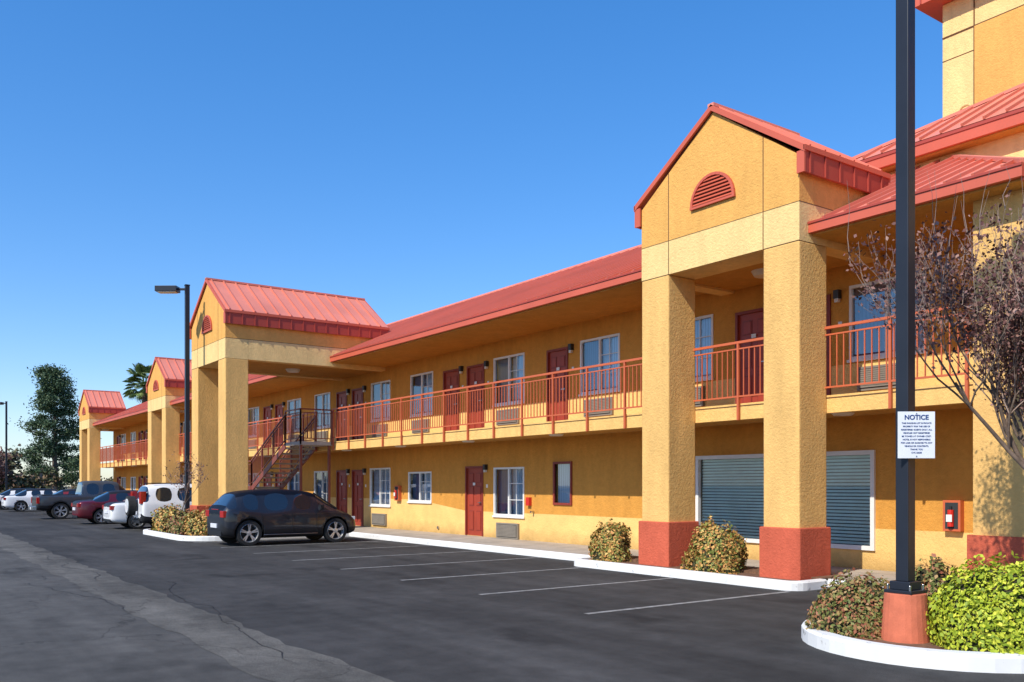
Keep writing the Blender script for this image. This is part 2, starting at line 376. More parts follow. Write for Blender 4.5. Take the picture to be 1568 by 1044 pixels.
for a,c,z0,z1 in doors:
    f=.06
    db.box('doorframe',a,a+f,YW-.03,YW+.08,z0,z1); db.box('doorframe',c-f,c,YW-.03,YW+.08,z0,z1); db.box('doorframe',a+f,c-f,YW-.03,YW+.08,z1-f,z1)
    db.box('door',a+f,c-f,YW+.03,YW+.075,z0,z1-f)
    w=c-a-2*f
    for zi,(p,q) in enumerate(((.15,.75),(.9,1.5),(1.6,1.9))):
        for s in (0,1):
            xa=a+f+.1+s*(w/2-.03); xb=xa+w/2-.17
            db.box('doorframe',xa,xb,YW+.022,YW+.0295,z0+p,z0+q); db.box('door',xa+.025,xb-.025,YW+.012,YW+.0215,z0+p+.025,z0+q-.025)
    db.cyl('steel',(c-f-.09,YW+.03,z0+1.0),(c-f-.09,YW-.03,z0+1.0),.03,8); db.box('steel',c-f-.2,c-f-.08,YW-.045,YW-.03,z0+.99,z0+1.01)
    db.box('white',a+.4,a+.52,YW+.001,YW+.01,z0+1.52,z0+1.6)
    sx_=c+.12; db.box('black',sx_,sx_+.11,YW-.11,YW,z0+1.98,z0+2.14); db.box('lampglass',sx_+.015,sx_+.095,YW-.095,YW-.02,z0+1.91,z0+1.978)
    db.box('white',c+.16,c+.24,YW-.012,YW,z0+1.45,z0+1.55)
db.obj('doors',motel)
ac=MB()
for a,c,z0,z1 in wins:
    if (z0>3): zz=(3.42,3.86)
    elif z0<1.1 : zz=(.25,.66)
    else: continue
    if z0<1 and a>-25: zz=(.16,.60)
    xm=(a+c)/2; ac.box('acm',xm-.55,xm+.52,YW-.07,YW,zz[0],zz[1]); ac.box('black',xm-.5,xm+.47,YW-.075,YW-.07,zz[0]+.04,zz[1]-.04)
    n=9
    for i in range(n):
        z=zz[0]+.05+(zz[1]-zz[0]-.1)*(i+.5)/n; ac.box('acm',xm-.5,xm+.47,YW-.095,YW-.0755,z-.015,z+.015)
ac.obj('wall_ac_units',motel)
ex=MB()
def exting(x,z):
    ex.box('rail',x,x+.30,YW-.12,YW,z,z+.52); ex.box('dark',x+.04,x+.26,YW-.125,YW-.12,z+.04,z+.48)
    ex.cyl('signred',(x+.15,YW-.15,z+.08),(x+.15,YW-.15,z+.36),.05,10); ex.cyl('black',(x+.15,YW-.15,z+.36),(x+.15,YW-.15,z+.42),.02,8)
    ex.box('white',x+.10,x+.20,YW-.205,YW-.2,z+.16,z+.28)
exting(-8.05,.92); exting(-27.6,1.15)
ex.box('signred',-19.95,-19.8,YW-.1,YW,1.12,1.35); ex.cyl('steel',(-19.7,YW-.12,.95),(-19.7,YW,.95),.03,8)
ex.cyl('steel',(-24.8,YW-.05,.32),(-24.8,YW,.32),.05,8)
ex.obj('wall_fittings',motel)

sb=MB()
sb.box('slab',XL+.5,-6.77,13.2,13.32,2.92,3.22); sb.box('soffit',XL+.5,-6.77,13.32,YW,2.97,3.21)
sb.box('groove',XL+.5,-6.77,13.19,13.2,3.17,3.185)
for x in np.arange(-71,-7,4.1): sb.cyl('lampglass',(x,14.0,2.93),(x,14.0,2.969),.16,14,.2)
sb.obj('balcony_slab',motel)
rl=MB(); RK='rail'
def railing(p,q,sp=.125,post=1.25,drop=.33,h=1.12):
    p=Vector(p);q=Vector(q);L=(q-p).length; d=(q-p)/L; up=Vector((0,0,1))
    rl.beam(RK,p+up*h,q+up*h,.05,.045); rl.beam(RK,p+up*.11,q+up*.11,.035,.03); rl.beam(RK,p+up*(h-.12),q+up*(h-.12),.03,.025)
    n=max(1,int(L/sp))
    for i in range(n+1):
        a=p+d*(L*i/n); rl.beam(RK,a+up*.11,a+up*(h-.12),.018,.018)
    n=max(1,round(L/post))
    for i in range(n+1):
        a=p+d*(L*i/n); rl.beam(RK,a-up*drop,a+up*h,.045,.045)
zr=3.24; yr=13.16
railing((-29.3,yr,zr),(-13.0,yr,zr)); railing((-12.3,yr,zr),(-10.0,yr,zr)); railing((-9.3,yr,zr),(-6.85,yr,zr))
railing((-49.2,yr,zr),(-30.8,yr,zr)); railing((-69.7,yr,zr),(-52.3,yr,zr)); railing((-51.7,yr,zr),(-49.7,yr,zr)); railing((-72.2,yr,zr),(-70.2,yr,zr))
st=MB()
ya,yb=11.95,13.1
st.box('tread',-30.7,-29.3,ya,13.19,3.08,3.2)
n=8; x0,x1=-34.2,-30.7; z0,z1=1.65,3.2
for i in range(n):
    t=(i+.5)/n; z=z0+(z1-z0)*(i+1)/(n+1); xa=x0+(x1-x0)*i/n
    st.box('tread',xa,xa+(x1-x0)/n+.04,ya+.04,yb-.04,z-.05,z)
for y in (ya,yb): st.beam('stairred',(x0,y,z0-.12),(x1,y,z1-.12),.05,.2)
st.box('tread',-35.6,-34.2,ya,yb,1.5,1.62); st.box('stairred',-35.6,-34.2,ya-.04,ya-.001,1.42,1.66)
for i in range(9):
    z=.15+(1.5)*(i)/9; xa=-35.6-.28*(9-i); st.box('tread',xa,xa+.3,ya+.04,yb-.04,z+.05,z+.1)
for y in (ya,yb): st.beam('stairred',(-38.2,y,.12),(-35.6,y,1.5),.05,.2)
for x in (-35.5,-34.3): 
    for y in (ya+.05,yb-.05): st.beam('stairred',(x,y,.1),(x,y,1.5),.08,.08)
for y in (ya+.05,yb-.05): st.beam('stairred',(-29.4,y,.1),(-29.4,y,3.08),.08,.08)
st.obj('stair',motel)
RK='stairred'
railing((-30.7,ya,3.2),(-29.3,ya,3.2),drop=.1); railing((-29.3,ya,3.2),(-29.3,13.1,3.2),drop=.1)
railing((x0,ya,z0),(x1,ya,z1),drop=.1,h=1.0); railing((x0,yb,z0),(x1,yb,z1),drop=.1,h=1.0)
railing((-35.6,ya,1.62),(-34.2,ya,1.62),drop=.1,h=1.0)
railing((-38.2,ya,.2),(-35.6,ya,1.62),drop=.1,h=1.0)
rl.obj('railings',motel)

SL=.455
def zroof(y): return 6.09+SL*(y-12.75)
rf=MB()
tw=sorted(T); cur=XL-.1
eave_secs=[]
for xc,yf in tw:
    if xc-1.87-cur>.6: eave_secs.append((cur,xc-1.87))
    cur=xc+1.87
eave_secs.append((cur,-5.85))
Yr=18.8; th=.06
def slope(a,c,ys,ye_a,ye_c):
    pts=[(a,ys,zroof(ys)),(c,ys,zroof(ys)),(c,ye_c,zroof(ye_c)),(a,ye_a,zroof(ye_a))]
    rf.prism('roof',pts,(0,0,-th))
def rib(x,ys,ye):
    if ye-ys>.1: rf.beam('roofrib',(x,ys,zroof(ys)+.025),(x,ye,zroof(ye)+.025),.04,.06)
for a,c in eave_secs:
    if c>-6:
        slope(a,-9.1,12.75,17.2,17.2)
        rf.prism('roof',[(-9.1,12.75,zroof(12.75)),(-5.85,12.75,zroof(12.75)),(-9.1,17.0,zroof(17.0))],(0,0,-th))
        rf.prism('roof',[(-5.85,12.75,zroof(12.75)),(-5.85,17.0,zroof(12.75)),(-9.1,17.0,zroof(17.0))],(0,0,-th))
        rf.beam('roof',(-5.85,12.75,zroof(12.75)+.03),(-9.1,17.0,zroof(17)+.03),.12,.06)
        rf.box('fascia',-5.9,-5.8,12.75,16.9,5.86,6.08)
    else: slope(a,c,12.75,Yr,Yr)
    rf.box('fascia',a,c,12.68,12.78,5.90,6.09); rf.box('fasciad',a,c,12.66,12.68,6.045,6.08)
    rf.box('soffit',a,c,12.78,YW,5.87,5.93)
for xc,yf in T:
    e=17.2 if xc>-12 else Yr
    slope(xc-1.87,xc+1.87,14.5,e,e)
x=XL+.1
while x<-5.9:
    inside=any(abs(x-xc)<1.9 for xc,_ in T)
    ys=14.9 if inside else 12.70
    ye=Yr if x<-13.1 else 17.1
    if x>-9.1: ye=12.75+(-5.85-x)*(17-12.75)/3.25
    rib(x,ys,ye); x+=.41
rf.box('roof',XL-.1,-13.0,Yr-.12,Yr+.12,zroof(Yr)-.02,zroof(Yr)+.05)
rf.prism('roof',[(XL-.1,Yr,zroof(Yr)),(-11.4,Yr,zroof(Yr)),(-11.4,24.25,6.14),(XL-.1,24.25,6.14)],(0,0,-th))
rf.obj('main_roof',motel)

def tower(xc,yf,tag):
    p=MB(); hw=1.865; pw=.74
    for s in (-1,1):
        xa=xc+s*hw; xb=xa-s*pw
        p.box('pier',xa,xb,yf,yf+.75,.9,5.75)
    p.obj('piers_'+tag,motel,bevel=.025)
    p=MB()
    for s in (-1,1):
        xa=xc+s*(hw+.05); xb=xc+s*(hw-pw-.05); p.box('redbase',xa,xb,yf-.05,yf+.80,.1,.98)
    p.obj('pier_bases_'+tag,motel,bevel=.02)
    p=MB()
    p.box('beam',xc-hw,xc+hw,yf,yf+.75,5.753,6.4)
    ez=7.16; az=8.50
    p.prism('gable',[(xc-hw,yf,6.4),(xc+hw,yf,6.4),(xc+hw,yf,ez),(xc,yf,az),(xc-hw,yf,ez)],(0,.4,0))
    yb=14.8
    p.prism('gable',[(xc-hw,yb-.25,6.0),(xc+hw,yb-.25,6.0),(xc+hw,yb-.25,ez),(xc,yb-.25,az),(xc-hw,yb-.25,ez)],(0,.25,0))
    for s in (-1,1):
        p.box('beam',xc+s*hw,xc+s*(hw-.35),yf+.753,yb,5.75,6.4); p.box('gable',xc+s*hw,xc+s*(hw-.35),yf+.403,yb-.253,6.403,7.1)
        p.box('groove',xc+s*(hw+.002),xc+s*(hw-.01),yf+.0,yb,6.39,6.405)
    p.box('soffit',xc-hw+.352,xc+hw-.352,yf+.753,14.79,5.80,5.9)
    for s in (-1,1):
        xg=xc+s*(hw-pw); ztop=az-(az-ez)*abs(xg-xc)/hw
        p.box('groove',xg-.009,xg+.009,yf-.003,yf+.01,5.755,6.392); p.box('groove',xg-.009,xg+.009,yf-.003,yf+.01,6.403,ztop)
    p.box('groove',xc-hw-.002,xc+hw+.002,yf-.004,yf+.01,6.393,6.402)
    p.box('groove',xc-hw+pw*0,xc-hw+pw,yf-.002,yf+.01,5.747,5.757); p.box('groove',xc+hw-pw,xc+hw,yf-.002,yf+.01,5.747,5.757)
    r=.5; zb=6.86; n=16
    ring=[(xc+r*math.cos(math.pi*i/n),yf-.012,zb+r*math.sin(math.pi*i/n)) for i in range(n+1)]
    p.prism('doorframe',ring,(0,.02,0))
    for i in range(n):
        p.beam('fascia',(ring[i][0],yf-.03,ring[i][2]),(ring[i+1][0],yf-.03,ring[i+1][2]),.05,.045,(0,1,0))
    p.box('fascia',xc-r-.03,xc+r+.03,yf-.055,yf-.01,zb-.04,zb)
    for i in range(7):
        z=zb+.035+i*.066; w=math.sqrt(max(0,r*r-(z-zb+.02)**2))-.02
        if w>.05: p.prism('fascia',[(xc-w,yf-.013,z+.03),(xc-w,yf-.05,z-.015),(xc-w,yf-.045,z-.025),(xc-w,yf-.013,z+.012)],(2*w,0,0))
    for yy in ((yf+3.0,) if yf<10 else (13.9,)):
        p.cyl('lampglass',(xc,yy,5.70),(xc,yy,5.799),.2,16,.26)
    p.obj('gable_front_'+tag,motel)
    r_=MB(); W_=hw+.13
    f0=yf-.05; f1=14.86; re=7.27; rz=8.60
    for s in (-1,1):
        e=xc+s*W_
        r_.prism('roof',[(xc,f0,rz),(e,f0,re),(e,f1,re),(xc,f1,rz)],(0,0,-.05))
        r_.prism('fascia',[(xc,f0-.02,rz+.02),(e+s*.02,f0-.02,re+.0),(e+s*.02,f0-.02,re-.11),(xc,f0-.02,rz-.09)],(0,.05,0))
        r_.prism('fascia',[(xc,f1-.02,rz+.01),(e,f1-.02,re-.01),(e,f1-.02,re-.14),(xc,f1-.02,rz-.14)],(0,.05,0))
        r_.box('fasciad',e-s*.05,e,f0+.03,f1-.03,6.84,7.24); r_.box('fascia',e+s*.002,e+s*.03,f0-.02,f1,7.19,7.275)  # darker red puts the side fascia's shade into its colour
        r_.box('fascia',e-s*.14,e+s*.01,f0-.01,f0+.028,6.84,7.2)
        y=f0+.15
        while y<f1:
            r_.beam('roofrib',(xc,y,rz+.015),(e,y,re+.015),.04,.055); r_.box('fasciad',e,e+s*.022,y-.012,y+.012,6.84,7.19); y+=.41
    r_.box('roof',xc-.07,xc+.07,f0-.02,f1+.02,rz-.02,rz+.04)
    r_.obj('tower_roof_'+tag,motel)
for i,(xc,yf) in enumerate(T): tower(xc,yf,str(i+1))

lb=MB()
lb.box('pier',-6.77,-5.2,13.18,14.79,.9,5.9)
lb.box('redbase',-6.83,-5.1,13.12,14.79,.1,.96)
lb.box('beam',-11.0,12,17.0,30,5.0,8.25)
lb.box('soffit',-11.4,12,16.7,17.0,8.12,8.18); lb.box('soffit',-11.4,-11.0,17.0,30,8.12,8.18)
lb.box('fascia',-11.45,12,16.62,16.72,8.14,8.42); lb.box('fasciad',-11.45,12,16.60,16.62,8.34,8.40); lb.box('fascia',-11.47,-11.40,16.72,30,8.14,8.42)
ze=8.43
lb.prism('roof',[(-11.45,16.62,ze),(12,16.62,ze),(12,20,10.3),(-8.3,20,10.3)],(0,0,-.05))
lb.prism('roof',[(-11.45,16.62,ze),(-8.3,20,10.3),(-8.3,26,10.3),(-11.45,30,ze)],(0,0,-.05))
x=-11.2
while x<4:
    yt=min(20,16.62+(x+11.45)*(20-16.62)/3.15); z=ze+(yt-16.62)*(10.3-ze)/3.38
    if yt-16.6>.1: lb.beam('roofrib',(x,16.60,ze+.02),(x,yt,z+.02),.04,.055)
    x+=.41
lb.beam('roof',(-11.45,16.62,ze+.03),(-8.3,20,10.33),.12,.06)
lb.box('beam',-11.3,-3,20.6,27,8.6,13.05)
lb.box('gable',-10.55,-3.75,20.58,20.6,8.6,12.25)
lb.box('groove',-11.302,-3,20.575,20.6,12.25,12.27)
lb.box('groove',-10.56,-10.54,20.573,20.6,8.6,13.0); lb.box('groove',-11.3,-10.56,20.59,20.6,11.7,11.715)
lb.box('fascia',-11.75,-2.5,20.15,27.4,13.06,13.25)
lb.prism('roof',[(-11.75,20.15,13.26),(-2.5,20.15,13.26),(-7,23.7,15)],(0,.01,0))
lb.prism('roof',[(-11.75,20.15,13.26),(-11.75,27.4,13.26),(-7,23.7,15)],(0.01,0,0))
for x in np.arange(-11.6,-7,.41): lb.box('fasciad',x,x+.03,20.125,20.15,13.07,13.25)
pts=[(-10.6+.18*math.cos(a),20.3,10.2+.18*math.sin(a)) for a in [math.pi*i/8 for i in range(9)]]
for i in range(8): lb.cyl('beam',pts[i],pts[i+1],.035,8)
lb.obj('lobby_block',motel)

# ---------------------------------------------------------------- lamps
def lamp(name,x,y,h=8.4,ped=.57,arm=True,heading=(-1,0)):
    b=MB(); b.cyl('pedestal',(x,y,.05),(x,y,ped),.24,24,.2); b.box('pole',x-.15,x+.15,y-.15,y+.15,ped,ped+.035)
    b.box('pole',x-.11,x+.11,y-.11,y+.11,ped+.035,ped+.12)
    for sx in(-1,1):
        for sy in (-1,1): b.cyl('steel',(x+sx*.12,y+sy*.12,ped+.03),(x+sx*.12,y+sy*.12,ped+.09),.014,6)
    b.box('pole',x-.068,x+.068,y-.068,y+.068,ped+.12,h)
    if arm:
        hx,hy=heading; d=Vector((hx,hy,0)).normalized(); p=Vector((x,y,h-.12))
        b.beam('pole',p,p+d*.35,.07,.07); q=p+d*.3; b.beam('pole',q,q+d*.72,.38,.18); b.beam('lampglass',q+d*.06-Vector((0,0,.1)),q+d*.66-Vector((0,0,.1)),.3,.03)
        b.box('pole',x-.08,x+.08,y-.08,y+.08,h,h+.03)
    return b.obj(name,bevel=.012)
lamp('street_lamp',-30.6,8.5,8.35,heading=(-.6,-.8))
lamp('street_lamp',-80.0,8.4,8.2,heading=(-.6,-.8))
lamp('street_lamp',-5.08,8.55,9.5,.60,heading=(-.6,-.8))
sg=empty('notice_sign',(-5.08,8.55,2.2)); 
nrm=Vector((.80,-.60,0))
zax=nrm; yax=Vector((0,0,1)); xax=yax.cross(zax).normalized()
R=Matrix((xax,yax,zax)).transposed().to_4x4()
b=MB()
b.box('signw',-.185,.185,-.235,.235,0,.006)
for y in (.17,-.17): b.box('steel',-.05,.05,y-.012,y+.012,-.05,-.001)
for y in (.215,-.215): b.cyl('steel',(0,y,.006),(0,y,.011),.008,8)
o=b.obj('panel',sg,bevel=.002); o.matrix_local=Matrix.Translation(xax*.06+zax*.115)@R
def text(s,size,y,parent,k,x=0,off=.0012):
    c=bpy.data.curves.new('t','FONT'); c.body=s; c.size=size; c.align_x='CENTER'; c.align_y='CENTER'; c.extrude=.0008; c.materials.append(M[k]); c.offset=off
    o=bpy.data.objects.new('lettering',c); sc.collection.objects.link(o); o.parent=parent
    o.matrix_local=Matrix.Translation(xax*.06+zax*.115)@R@Matrix.Translation((x,y,.008)); return o
text('NOTICE',.066,.175,sg,'signb',off=.002)
rows=['THIS PARKING LOT IS PRIVATE','PROPERTY FOR THE USE OF','REGISTERED GUESTS ONLY. ALL','VEHICLES NOT REGISTERED','BE TOWED AT OWNER COST.','HOTEL IS NOT RESPONSIBLE','FOR LOSS OR DAMAGE TO ANY','VEHICLE OR CONTENTS.','THANK YOU','CVC 22658']
for i,r in enumerate(rows): text(r,.0215,.118-i*.033,sg,'signb',off=.0004)

# ---------------------------------------------------------------- vegetation
def leafmesh(name,pts,size,k,parent=None,nrm=None,aspect=.6,jit=.35):
    n=len(pts); pts=np.asarray(pts)
    d=np.random.normal(size=(n,3))
    if nrm is not None: d=d*.55+nrm
    d/=np.linalg.norm(d,axis=1)[:,None]
    t=np.random.normal(size=(n,3)); u=np.cross(d,t); u/=np.linalg.norm(u,axis=1)[:,None]; v=np.cross(d,u)
    s=size*(1+jit*np.random.uniform(-1,1,size=n))[:,None]
    a=pts-u*s; b_=pts-v*s*aspect+d*s*.12; c=pts+u*s; e=pts+v*s*aspect+d*s*.12
    V=np.stack([a,b_,c,e],1).reshape(-1,3)
    me=bpy.data.meshes.new(name); me.vertices.add(4*n); me.vertices.foreach_set('co',V.ravel())
    me.loops.add(4*n); me.loops.foreach_set('vertex_index',np.arange(4*n,dtype=np.int32))
    me.polygons.add(n); me.polygons.foreach_set('loop_start',np.arange(0,4*n,4,dtype=np.int32)); 
    me.update(calc_edges=True); me.validate(); me.materials.append(M[k])
    o=bpy.data.objects.new(name,me); sc.collection.objects.link(o)
    if parent: o.parent=parent
    return o
def bush(name,x,y,z,rx,ry,rz,k,n=2600,size=.03,lump=.18,boxy=1.0):
    e=empty(name,(x,y,z))
    ph=np.random.uniform(0,6.28,6)
    def rad(d):
        th_=np.arctan2(d[:,1],d[:,0]); 
        return 1+lump*(.5*np.sin(3*th_+ph[0]+2*d[:,2])+.35*np.sin(5*th_+ph[1]-3*d[:,2])+.4*np.sin(7*d[:,2]+ph[2]+th_)+.25*np.sin(11*th_+9*d[:,2]+ph[3]))
    d=np.random.normal(size=(n,3)); d/=np.linalg.norm(d,axis=1)[:,None]; d[:,2]=np.abs(d[:,2])*1.0-.25*(np.random.rand(n)<.3)
    r=rad(d)*np.where(np.random.rand(n)<.8,np.random.uniform(.88,1.03,n),np.random.uniform(.7,.9,n))
    out=np.random.rand(n)<.03; r[out]*=np.random.uniform(1.03,1.12,out.sum())
    q=np.sign(d)*np.abs(d)**boxy
    P=q*r[:,None]*np.array([rx,ry,rz]); P[:,2]=np.maximum(P[:,2],-.02)
    leafmesh('foliage',P,size,k,e,nrm=d)
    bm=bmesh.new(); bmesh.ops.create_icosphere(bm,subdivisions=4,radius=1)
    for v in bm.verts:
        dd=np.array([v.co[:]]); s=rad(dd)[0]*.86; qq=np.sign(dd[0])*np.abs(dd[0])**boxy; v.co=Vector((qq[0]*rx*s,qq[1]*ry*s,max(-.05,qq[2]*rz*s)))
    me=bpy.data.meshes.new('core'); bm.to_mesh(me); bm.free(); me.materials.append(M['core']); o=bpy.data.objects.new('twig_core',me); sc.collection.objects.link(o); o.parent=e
    return e
bush('shrub',-5.66,8.66,.14,.50,.48,.54,'lf_red',9000,.024,.18,.9)
bush('boxwood_shrub',-4.25,9.0,.14,.70,.62,.78,'lf_green',14000,.026,.12,.85)
bush('shrub',-4.0,10.3,.14,.5,.5,.62,'lf_red',3500,.03)
bush('shrub',-5.75,10.2,.14,.36,.36,.62,'lf_red',3600,.03,.22)
bush('shrub',-5.0,12.0,.14,.5,.36,.55,'lf_red',2600,.03)
bush('shrub',-14.0,12.55,.14,.44,.33,.72,'lf_orange',5200,.032,.18,.75)
bush('shrub',-11.15,12.55,.14,.56,.36,.80,'lf_orange',7000,.032,.18,.75)
for (x,y,s) in [(-28.3,8.4,.75),(-29.5,8.1,.7),(-31.6,8.2,.8),(-27.9,9.6,.6),(-32.4,9.2,.7)]:
    bush('shrub',x,y,.12,s,.7*s,s*1.0,'lf_red' if s<.75 else 'lf_orange',3000,.045,.2,.85)

def tree(name,x,y,base,first,levels,seed,r0,spread,leafk,leafn,leafsize,barkk='bark',twigk='barkp',up=.35,cloud=.12,lean=(0,0),kids=(3,4),shoots=0,L1=None,zb=(-.1,.6)):
    rnd=random.Random(seed); e=empty(name,(x,y,0))
    cu=bpy.data.curves.new('branches','CURVE'); cu.dimensions='3D'; cu.bevel_depth=1; cu.bevel_resolution=1; cu.materials.append(M[barkk])
    cu2=bpy.data.curves.new('twigs','CURVE'); cu2.dimensions='3D'; cu2.bevel_depth=1; cu2.bevel_resolution=0; cu2.materials.append(M[twigk])
    tips=[]
    def grow(p,d,L,r,lv):
        pts=[p.copy()]; n=5
        for i in range(n):
            d=(d+Vector((rnd.uniform(-1,1),rnd.uniform(-1,1),rnd.uniform(-.3,1)*up))*.22).normalized(); p=p+d*L/n; pts.append(p.copy())
        c=cu if lv<levels-1 else cu2
        s=c.splines.new('POLY'); s.points.add(n)
        for i,q in enumerate(pts):
            s.points[i].co=(*q,1); s.points[i].radius=r*(1-.5*i/n)
        if lv>=levels-1:
            for q in pts[1:]: tips.append(q)
        if lv==levels: return
        k=rnd.choice(kids) if lv else first
        for j in range(k):
            t=rnd.uniform(.35,1) if lv else rnd.uniform(.8,1); idx=min(n,int(t*n)); q=pts[idx]
            a=rnd.uniform(0,6.28) if lv else 6.28*j/first+rnd.uniform(-.3,.3); sd=Vector((math.cos(a),math.sin(a),rnd.uniform(*zb))); nd=(d+sd*spread).normalized()
            grow(q,nd,(L*rnd.uniform(.6,.85)) if (lv or L1 is None) else L1*rnd.uniform(.85,1.15),max(.0035,r*(1-.5*idx/n)*.62),lv+1)
    grow(Vector((0,0,.1)),Vector((lean[0],lean[1],1)).normalized(),base,r0,0)
    for i in range(shoots):
        q=Vector(rnd.choice(tips)); L=rnd.uniform(.4,1.1); d=Vector((rnd.uniform(-.15,.15),rnd.uniform(-.15,.15),1)).normalized()
        s=cu2.splines.new('POLY'); s.points.add(3)
        for j in range(4):
            v=q+d*L*j/3+Vector((rnd.uniform(-.03,.03),rnd.uniform(-.03,.03),0)); s.points[j].co=(*v,1); s.points[j].radius=.005*(1-.25*j)
    for c,nm in ((cu,'branches'),(cu2,'twigs')):
        o=bpy.data.objects.new(nm,c); sc.collection.objects.link(o); o.parent=e
    if leafn and tips:
        idx=np.random.randint(0,len(tips),leafn); T_=np.array([tips[i][:] for i in idx])+np.random.normal(scale=cloud,size=(leafn,3))
        leafmesh('leaves',T_,leafsize,leafk,e)
    return e
tree('ornamental_tree',-4.62,10.8,1.8,8,4,11,.09,.66,'lf_tree',19000,.026,up=1.45,cloud=.05,kids=(4,5),shoots=110,L1=1.6,zb=(.0,.75))
tree('sapling',-29.9,8.0,1.2,4,3,5,.025,.5,'lf_tree',350,.03,up=.6,cloud=.05)

def conifer(name,x,y,h,r,seed,k='lf_pine'):
    rs=np.random.RandomState(seed); e=empty(name,(x,y,0)); b=MB(); b.cyl('bark',(0,0,-.1),(.2,0,h*.95),.32,10,.04)
    P=[]
    nb=50
    for i in range(nb):
        t=.12+.86*i/nb; z=h*t; a=i*2.4+rs.uniform(-.6,.6); L=r*min(1,(1-t)**.5*1.2)*rs.uniform(.5,1.2)+.15
        d=np.array([math.cos(a),math.sin(a),rs.uniform(.0,.4)])
        b.cyl('bark',(0,0,z),tuple(d*L*.85+np.array([0,0,z])),.06,5,.015)
        for c in range(5):
            cc=d*L*rs.uniform(.3,1.0)+np.array([0,0,z])+rs.normal(scale=.2,size=3); m=110
            P.append(cc+rs.normal(size=(m,3))*np.array([.38,.38,.24])*rs.uniform(.6,1.4))
    b.obj('trunk',e); leafmesh('needles',np.concatenate(P),.13,k,e,aspect=.45); return e
conifer('pine_tree',-100.3,14.8,13.6,3.3,8)
def mass(name,blobs,k,size,dens):
    P=[]
    for (x,y,z,rx,rz) in blobs:
        for c in range(14):
            d=np.random.normal(size=3); d/=np.linalg.norm(d); cc=np.array([x,y,z])+d*np.array([rx,rx,rz])*np.random.uniform(.3,.9)
            m=dens; P.append(cc+np.random.normal(size=(m,3))*np.array([rx,rx,rz])*.2)
    P=np.concatenate(P); P=P[P[:,2]>0]
    return leafmesh(name,P,size,k)
bl=[]
for i in range(34):
    y=-70+i*3.6; x=-125-random.uniform(0,18); h=random.uniform(2.2,4.2); bl.append((x,y,h*.5,3.0,h*.6))
bl+=[(-92,7,2.2,2.4,2.4),(-94,3,1.2,2.2,1.3),(-90,11,1.2,2.0,1.2),(-90,-2,1.0,2.2,1.2),(-98,12,1.6,2.4,1.8),(-93,9,3.0,2.0,2.2)]
mass('distant_trees',bl,'lf_dark',.20,130)
tree('bare_tree',-90,8.6,2.0,6,3,21,.15,.8,'lf_tree',4200,.10,up=.6,cloud=.3)
def palm(x,y,h):
    e=empty('palm_tree',(x,y,0)); b=MB(); b.cyl('bark',(0,0,-.1),(.3,.1,h),.28,12,.2)
    f=MB(); rnd=random.Random(4)
    for i in range(50):
        a=rnd.uniform(0,6.28); el=rnd.uniform(-.7,1.35); d=Vector((math.cos(a)*math.cos(el),math.sin(a)*math.cos(el),math.sin(el)))
        p=Vector((.3,.1,h)); L=rnd.uniform(1.0,1.6); q=p+d*L; b.cyl('lf_palm',p,q,.03,5,.015)
        side=d.cross(Vector((0,0,1))).normalized(); upv=side.cross(d)
        for j in range(17):
            t=(j-8)/8*1.5; dd=(d*math.cos(t)+side*math.sin(t)).normalized(); ll=1.0*(1-.25*abs(t)/1.5)
            tip=q+dd*ll+Vector((0,0,-.3*ll)); w=dd.cross(upv).normalized()*.045
            f.poly('lf_palm',[q-w,q+w,q+dd*ll*.6+w,tip,q+dd*ll*.6-w])
    b.obj('trunk',e); f.obj('fronds',e,recalc=False)
palm(-84.5,19.6,10.5)

# ---------------------------------------------------------------- cars
M['carglass']=simple('car_glass',(.012,.016,.022),.03,0,.0,1,spec=1.0,coat=.5)
M['tyre']=simple('tyre',(.02,.02,.02),.85,0,.2,20)
M['rim']=simple('alloy',(.60,.61,.63),.3,.7)
M['trim']=simple('car_trim',(.014,.014,.016),.5,spec=.3)
M['tail']=simple('tail_light',(.42,.015,.012),.12,spec=.7)
M['headl']=simple('head_light',(.65,.68,.72),.1)
def paintmat(k,c,metal=.3,coat=.6,r=.3):
    M[k]=simple('car_paint_'+k,c,r,metal,.03,2,coat=coat); M[k+'_top']=simple('car_roof_'+k,c,.5,0,.05,2,spec=.12)
paintmat('pblack',(.005,.007,.014),.0,.8,.5); paintmat('pwhite',(.78,.78,.78),0); paintmat('pmaroon',(.13,.012,.022)); paintmat('pgrey',(.06,.065,.075)); paintmat('pred',(.3,.03,.03))
def lathe(mb,k,cx,cy,cz,side,prof,n=28):
    vs=[];fs=[]
    for i in range(n):
        a=2*math.pi*i/n
        for (o,r) in prof: vs.append((cx+r*math.cos(a),cy+side*o,cz+r*math.sin(a)))
    m=len(prof)
    for i in range(n):
        for j in range(m-1): fs.append((i*m+j,((i+1)%n)*m+j,((i+1)%n)*m+j+1,i*m+j+1))
    mb.mesh(k,vs,fs)
